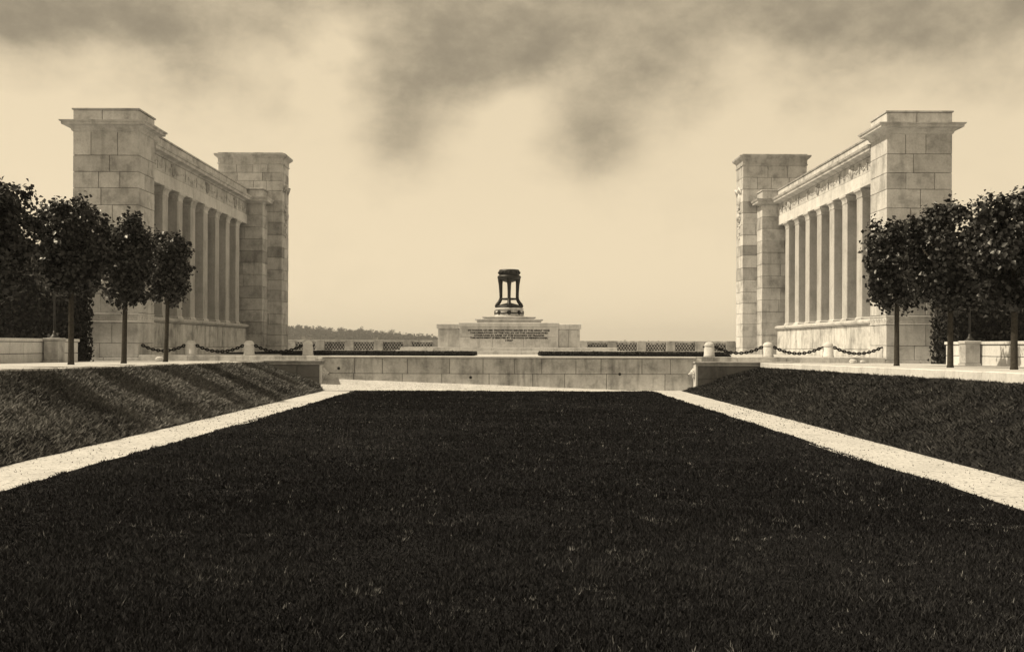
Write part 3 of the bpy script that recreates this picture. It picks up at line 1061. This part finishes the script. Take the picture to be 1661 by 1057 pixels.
# ------------------------------------------------------------------ bollards and chains
BX = [-12.25, -10.02, -7.78, 7.52, 9.76, 12.05]
BW = ["nearest the left colonnade tower", "in the middle of the left row", "at the left corner of the retaining wall",
      "at the right corner of the retaining wall", "in the middle of the right row", "nearest the right colonnade tower"]
bprof = [(0.215, 0.0), (0.215, 0.05), (0.2, 0.065), (0.195, 0.36), (0.18, 0.37), (0.18, 0.39), (0.195, 0.40), (0.193, 0.44), (0.17, 0.5), (0.12, 0.545), (0.06, 0.565), (0.01, 0.57)]
bmesh0 = None
for x, wh in zip(BX, BW):
    if bmesh0 is None:
        b0 = lathe(bprof, 20)
        bmesh0 = bpy.data.meshes.new("bollard"); b0.to_mesh(bmesh0); b0.free()
        bmesh0.polygons.foreach_set("use_smooth", [True] * len(bmesh0.polygons))
        bmesh0.materials.append(M_PALE)
    o = link("bollard", bmesh0, M_PALE, None, (x, Y_ROW, Z_TERR + 0.008))
    tag(o, "round topped pale stone bollard " + wh, "bollard", "stone bollards carrying chains")
    for q in (-1, 1):
        bm = bmesh.new()
        tube(bm, [(0.0, 0, 0), (q * 0.05, 0, 0)], 0.03, 8)
        from_bm("chain_hook", bm, M_IRON, o, (x + q * 0.19, Y_ROW, Z_TERR + 0.385))

ZH = Z_TERR + 0.39
ends = [(-14.10, BX[0] - 0.22), (BX[0] + 0.22, BX[1] - 0.22), (BX[1] + 0.22, BX[2] - 0.22),
        (BX[3] + 0.22, BX[4] - 0.22), (BX[4] + 0.22, BX[5] - 0.22), (BX[5] + 0.22, 14.10)]
CW = ["slung from the left tower to the first bollard", "between the first two bollards on the left",
      "between the left middle bollard and the left wall corner", "between the right wall corner and the right middle bollard",
      "between the last two bollards on the right", "slung from the last right bollard to the right tower"]
for (a, b), wh in zip(ends, CW):
    bm = bmesh.new()
    sag = 0.24 * ((b - a) / 1.8)
    n = 200
    f = lambda t: Vector((a + (b - a) * t, Y_ROW, ZH - sag * (1 - (2 * t - 1) ** 2)))
    P = [f(i / n) for i in range(n + 1)]
    ln = sum((P[i + 1] - P[i]).length for i in range(n))
    m = int(ln / 0.095)
    acc, nxt, cen = 0, 0.5 * ln / m, []
    for i in range(n):
        d = (P[i + 1] - P[i]).length
        while len(cen) < m and acc + d >= nxt:
            cen.append((P[i].lerp(P[i + 1], (nxt - acc) / d), (P[i + 1] - P[i]).normalized()))
            nxt += ln / m
        acc += d
    for i, (c_, t) in enumerate(cen):
        side = Vector((0, 1, 0)) if i % 2 else t.cross(Vector((0, 1, 0)))
        side.normalize()
        pts = [c_ + t * 0.062 * math.cos(u) + side * 0.042 * math.sin(u) for u in [2 * math.pi * q / 10 for q in range(10)]]
        tube(bm, pts, 0.029, 5, closed=True)
    o = from_bm("chain", bm, M_IRON, None, smooth=True)
    tag(o, "dark iron chain " + wh, "chain", "chains between the bollards")


# ------------------------------------------------------------------ leaves
def leaf_mesh(name, centers, normals_bias, size, seed, tone_shift=None):
    r = np.random.default_rng(seed)
    n = len(centers)
    nrm = r.normal(size=(n, 3)) * 0.75 + normals_bias
    nrm /= np.linalg.norm(nrm, axis=1, keepdims=True)
    d = r.normal(size=(n, 3)) + np.array([0, 0, -0.9])
    d -= nrm * np.sum(d * nrm, 1, keepdims=True)
    d /= np.linalg.norm(d, axis=1, keepdims=True)
    sd_ = np.cross(nrm, d)
    L = (size * r.uniform(0.6, 1.35, n))[:, None]
    w = L * r.uniform(0.36, 0.5, n)[:, None]
    base = centers - d * L * 0.5
    tip = centers + d * L * 0.5 - nrm * L * 0.12
    l = centers - d * L * 0.08 + sd_ * w + nrm * w * 0.25
    q = centers - d * L * 0.08 - sd_ * w + nrm * w * 0.25
    v = np.stack([base, l, tip, q], 1).reshape(-1, 3)
    i = np.arange(n)[:, None] * 4
    f = np.concatenate([i + np.array([[0, 2, 1]]), i + np.array([[0, 3, 2]])], 0)
    t = np.clip(r.normal(0.42, 0.2, n) + (0 if tone_shift is None else tone_shift), 0, 1)
    return np_mesh(name, v, f, np.repeat(t, 4))


def crown_points(w, d, h, seed, ncl=120, per=66):
    """leaf clusters through a rounded upright box, drooping below"""
    r = np.random.default_rng(seed)
    C = []
    while len(C) < ncl:
        p = r.uniform(-1, 1, 3)
        taper = 1.0 if p[2] > -0.2 else 1.0 + 0.45 * (-0.2 - p[2])
        rad = (abs(p[0] * taper) ** 3 + abs(p[1] * taper) ** 3 + abs(p[2]) ** 6)
        lim = 1.0
        if rad > lim: continue
        if rad < 0.12 and r.random() < 0.5: continue
        C.append(p)
    C = np.array(C)
    sc_ = np.array([w / 2 - 0.1, d / 2 - 0.1, h / 2 - 0.1])
    C = C * sc_
    C += r.normal(size=C.shape) * 0.07
    pts, bias = [], []
    for c in C:
        k = int(per * r.uniform(0.6, 1.4))
        q = c + r.normal(size=(k, 3)) * np.array([0.115, 0.115, 0.12])
        pts.append(q)
        o = c / sc_
        bias.append(np.repeat((o + np.array([0, 0, 0.45]))[None, :] * 0.9, k, 0))
    return np.concatenate(pts), np.concatenate(bias)


def tree(x, y, w, h, ztop, seed, lean, label, dens=1.0):
    zb = float(z_ledge(y))
    t = empty("lime_tree", (x, y, zb), label, "tree", "pollarded lime trees on the ledges")
    zc = ztop - h / 2
    bm = bmesh.new()
    rg = random.Random(seed)
    tube(bm, [(x, y, zb - 0.1), (x + lean * 0.3, y, zb + 0.08), (x + lean * 0.6, y, zb + 1.1), (x + lean, y, zc - h * 0.3), (x + lean, y, zc + h * 0.2)],
         [0.11, 0.08, 0.07, 0.066, 0.045], 10)
    for k in range(7):
        a = k * 2.4
        z0 = zc - h * 0.34 + 0.12 * k
        rr = w * 0.36
        tube(bm, [(x + lean, y, z0), (x + lean + rr * .5 * math.cos(a), y + rr * .5 * math.sin(a), z0 + 0.3), (x + lean + rr * math.cos(a), y + rr * math.sin(a), z0 + 0.75)], [0.045, 0.032, 0.015], 6)
    from_bm("trunk", bm, M_BARK, t, smooth=True)
    p, b = crown_points(w, w * 0.95, h, seed, int(125 * dens))
    me = leaf_mesh("crown", p, b, 0.122, seed + 1)
    o = link("crown", me, M_LEAF, t, (x + lean, y, zc))
    return t


tree(-11.92, 36.0, 1.46, 2.45, 5.45, 201, 0.1, "smallest lime tree on the left ledge, before the left colonnade")
tree(-11.42, 30.8, 1.42, 2.72, 5.38, 202, 0.06, "middle lime tree of the left row, in front of the left tower")
tree(-11.57, 27.5, 1.85, 2.45, 5.38, 203, 0.0, "lime tree whose trunk stands before the left tower's outer corner", 1.25)
tree(-11.6, 23.3, 1.8, 2.6, 5.3, 204, 0.0, "lime tree at the very left edge of the picture", 1.1)
tree(11.38, 31.0, 1.78, 2.5, 5.34, 205, 0.0, "rounded lime tree in front of the sunlit inner edge of the right tower", 1.15)
tree(11.46, 27.4, 2.25, 2.8, 5.34, 206, 0.0, "dense lime tree between the right tower and the low wall pedestal", 1.3)
tree(11.5, 24.0, 1.95, 2.7, 5.2, 207, 0.0, "lime tree at the very right edge of the picture", 1.2)
# the left row goes on towards the viewer, seen by the shadow it throws on the bank
tree(-11.6, 19.8, 1.8, 2.6, 5.3, 208, 0.0, "lime tree beyond the left edge, next towards the viewer")


def hedge_box(name, x0, x1, y0, y1, z0, z1, n, size, seed, label, cat, group, mat=M_HEDGE, core=0.12):
    if x1 < x0: x0, x1 = x1, x0
    r = np.random.default_rng(seed)
    base = empty(name, ((x0 + x1) / 2, (y0 + y1) / 2, z0), label, cat, group)
    dims = np.array([x1 - x0, y1 - y0, z1 - z0])
    areas = np.array([dims[0] * dims[1], dims[0] * dims[2], dims[0] * dims[2], dims[1] * dims[2], dims[1] * dims[2]])
    pick = r.choice(5, n, p=areas / areas.sum())
    p = r.random((n, 3))
    nb = np.zeros((n, 3))
    for k, (ax, val, sg) in enumerate(((2, 1, 1), (1, 0, -1), (1, 1, 1), (0, 0, -1), (0, 1, 1))):
        mk = pick == k
        p[mk, ax] = val
        nb[mk, ax] = sg
    p = p * dims - dims * np.array([0.5, 0.5, 0.0])
    lump = 0.12 * min(1.0, dims[2]) * (vnoise(p[:, 0] + p[:, 1], p[:, 2] + p[:, 0] * .3, 0.5, seed) - 0.5)[:, None]
    p += nb * lump + r.normal(size=(n, 3)) * size * 0.35
    me = leaf_mesh("foliage", p, nb * 0.9, size, seed + 3)
    link("foliage", me, mat, base, ((x0 + x1) / 2, (y0 + y1) / 2, z0))
    c = min(core, dims[2] * 0.3)
    block("branches", base, x0 + c, x1 - c, y0 + c, y1 - c, z0 - 0.02, z1 - c, M_SOIL)
    return base


for s in (-1, 1):
    side = "left" if s < 0 else "right"
    hedge_box("tall_hedge", s * 15.3, s * 24, 36.0, 38.2, 1.03, 5.0, 16000, 0.13, 300 + s,
              "tall dark clipped hedge behind the low wall beside the %s tower" % side, "hedge", "tall hedges beside the towers")
hedge_box("low_hedge", -9.4, -1.6, 42.6, 47.5, Z_TERR, 1.385, 24000, 0.05, 310, "flat dark clipped hedge before the left half of the altar steps", "hedge", "low hedges before the altar", core=0.03)
hedge_box("low_hedge", 1.2, 8.9, 42.6, 47.5, Z_TERR, 1.385, 24000, 0.05, 311, "flat dark clipped hedge before the right half of the altar steps", "hedge", "low hedges before the altar", core=0.03)


hedge_box("shrubbery", -21, 15.2, 70.5, 71.1, 1.1, 1.88, 9000, 0.12, 312, "dark shrubs seen through the pierced panels of the balustrade", "hedge", None, core=0.05)
sheet("terrace_shade_lawn", np.linspace(-13.5, -6.2, 12), np.linspace(48, 69, 20), lambda X, Y: X * 0 + Z_TERR + 0.006, M_SOIL)  # dark grass sheet added to deepen the left building's shadow on the terrace
grass("terrace_shade_grass", -13.5, -6.2, 48, 69, lambda X, Y: X * 0 + Z_TERR + 0.006, lambda y: 260, 0.05, 0.014, M_BLADE, 71, None, "dark grass on the shaded left side of the terrace")

# ------------------------------------------------------------------ low side walls, pedestals and poles
for s in (-1, 1):
    side = "left" if s < 0 else "right"
    rg = random.Random(400 + s)
    xw = 14.78
    lw = empty("low_wall", (s * xw, 31, 1.0), "low stone wall running forward from beside the %s tower" % side, "wall", "low walls beside the towers")
    x0, x1 = sorted((s * xw, s * (xw + 0.4)))
    block("core", lw, x0 + 0.02, x1 - 0.02, 22.02, 35.6, 0.9, 1.7, M_MORTAR)
    for (za, zb) in ((0.95, 1.38), (1.38, 1.75)):
        c = splits(22, 35.7, 1.3, rg, 0.2)
        for p, q in zip(c, c[1:]):
            block("stone", lw, x0, x1, p + G, q - G, za + G, zb - G, M_PALE)
    c = splits(21.95, 35.75, 2.0, rg, 0.1)
    for p, q in zip(c, c[1:]):
        block("coping", lw, x0 - 0.04, x1 + 0.04, p + 0.004, q - 0.004, 1.755, 1.85, M_PALE)
    pd = empty("pedestal", (s * 14.5, 33.2, 1.06), "square grey stone pedestal against the low wall beside the %s tower" % side, "pedestal", "pedestals carrying dark poles")
    x0, x1 = sorted((s * 14.25, s * 14.72))
    block("plinth", pd, x0 - 0.03, x1 + 0.015, 32.9, 33.42, 0.95, 1.16, M_STONE_B)
    block("shaft", pd, x0, x1, 32.94, 33.4, 1.165, 1.77, M_STONE_B)
    from_bm("cap", ring_mesh(x0, x1, 32.94, 33.4, [(0.0, 1.772), (0.035, 1.79), (0.035, 1.85), (0.0, 1.87)]), M_STONE_B, pd)
    xp, yp = s * 14.485, 33.17
    po = empty("pole", (xp, yp, 1.87), "thin dark metal pole with a flared base on the pedestal by the %s hedge" % side, "pole", "dark poles on pedestals")
    bm = lathe([(0.16, 0), (0.16, 0.025), (0.13, 0.04), (0.08, 0.09), (0.045, 0.16), (0.04, 0.22)], 20)
    from_bm("flared_base", bm, M_BRONZE, po, (xp, yp, 1.87), True)
    bm = lathe([(0.03, 0.2), (0.03, 2.6), (0.022, 3.0)], 12)
    from_bm("shaft", bm, M_BRONZE, po, (xp, yp, 1.87), True)
    bm = lathe([(0.02, 2.98), (0.06, 3.03), (0.06, 3.09), (0.015, 3.2)], 12)
    from_bm("finial", bm, M_BRONZE, po, (xp, yp, 1.87), True)

# loose stones lying at the foot of the kerbs
for i, (x, y, r_, lab) in enumerate(((-13.2, 39.25, 0.13, "pale loose stone lying by the left tower corner under the chain"),
                                     (12.75, 39.2, 0.12, "larger pale loose stone at the foot of the right kerb"),
                                     (13.15, 39.3, 0.09, "smaller pale loose stone beside the other one at the right kerb"))):
    bm = bmesh.new()
    blob(bm, (0, 0, 0), (r_ * 1.2, r_, r_ * 0.75), 2, 0.14, random.Random(i))
    o = from_bm("loose_stone", bm, M_PALE, None, (x, y, float(z_ledge(y)) + r_ * 0.55))
    tag(o, lab, "stone", "loose stones by the kerbs")


# ------------------------------------------------------------------ far hill and its trees
HY = 1150.0


def hill_z(X, Y):
    px = X / HY * 1700 + 830                     # bearing of each hill column
    crest = np.interp(px, [-500, 100, 465, 560, 640, 705, 800, 900], [22, 20, 17.5, 13, 9.5, 6.5, 1.5, -1])
    t = np.exp(-((Y - HY) / 150.0) ** 2)
    return -0.3 + crest * t + 0.6 * (vnoise(X, Y, 40, 77) - 0.5) * t


sheet("hill", np.linspace(-900, 60, 90), np.linspace(HY - 420, HY + 420, 40), hill_z, M_FIELD)


def far_crown(r, seed):
    q = np.random.default_rng(seed)
    n = 420
    cl = q.normal(size=(9, 3)) * np.array([0.5, 0.5, 0.42]) * r
    p = cl[q.integers(0, 9, n)] + q.normal(size=(n, 3)) * r * 0.26
    return p


# the wood on the slope as one mass
q = np.random.default_rng(500)
P = []
for k in range(950):
    x = q.uniform(-560, -78)
    y = HY + q.uniform(-130, 25)
    z = float(hill_z(np.array(x), np.array(y)))
    if z < 1.5: continue
    r = q.uniform(2.0, 3.6)
    pts = q.normal(size=(46, 3)) * np.array([0.55, 0.55, 0.5]) * r + np.array([x, y, z + r * 0.9])
    P.append(pts)
P = np.concatenate(P)
o = link("hillside_wood", leaf_mesh("hillside_wood", P, np.tile(np.array([[0, 0, 0.5]]), (len(P), 1)), 2.0, 501), M_WOOD)
tag(o, "grey hazy wood covering the far hill behind the balustrade", "wood", None, "stuff")
rx = [483, 497, 521, 535, 551, 566, 580, 587, 601, 614, 633, 645, 662, 690]
rh = [6.2, 4.5, 6.5, 4.5, 5.8, 4.6, 6.2, 6.6, 6.0, 6.0, 6.4, 5.0, 4.6, 5.4]
for i, (px, h) in enumerate(zip(rx, [1.35 * q_ for q_ in rh])):
    x = (px - 830) / 1700 * HY
    z = float(hill_z(np.array(x), np.array(HY)))
    frac = ["leftmost, beside the left far tower", "second from the left", "third from the left", "fourth from the left", "fifth from the left", "sixth from the left", "seventh from the left",
            "eighth from the left", "ninth from the left", "tenth from the left", "standing apart with a pointed top", "twelfth from the left", "third from the altar end", "last, nearest to the altar"][i]
    t = empty("ridge_tree", (x, HY, z), "hazy round tree on the far ridge, " + frac, "tree", "trees along the far ridge")
    bm = bmesh.new()
    tube(bm, [(x, HY, z - 0.5), (x, HY, z + h * 0.6)], [0.3, 0.15], 6)
    from_bm("trunk", bm, M_BARK, t)
    p = far_crown(h * 0.5, 510 + i)
    link("crown", leaf_mesh("crown", p, p / (h * 0.5), 1.0, 530 + i), M_WOOD, t, (x, HY, z + h * 0.62))

# ------------------------------------------------------------------ haze
bm = bmesh.new()
bmesh.ops.create_cube(bm, size=1, matrix=Matrix.Translation((0, 1350, 24.0)) @ Matrix.Diagonal((6400, 3500, 51, 1)))
hz, nt, b = new_mat("pale_haze")
nt.nodes.remove(b)
pv = nt.nodes.new('ShaderNodeVolumePrincipled')
pv.inputs['Color'].default_value = (1.0, 0.99, 0.97, 1)
pv.inputs['Density'].default_value = 0.00029
pv.inputs['Anisotropy'].default_value = 0.2
nt.links.new(pv.outputs[0], nt.nodes['Material Output'].inputs['Volume'])
o = from_bm("haze", bm, hz)
tag(o, "pale summer haze lying over the whole view", "haze", None, "stuff")
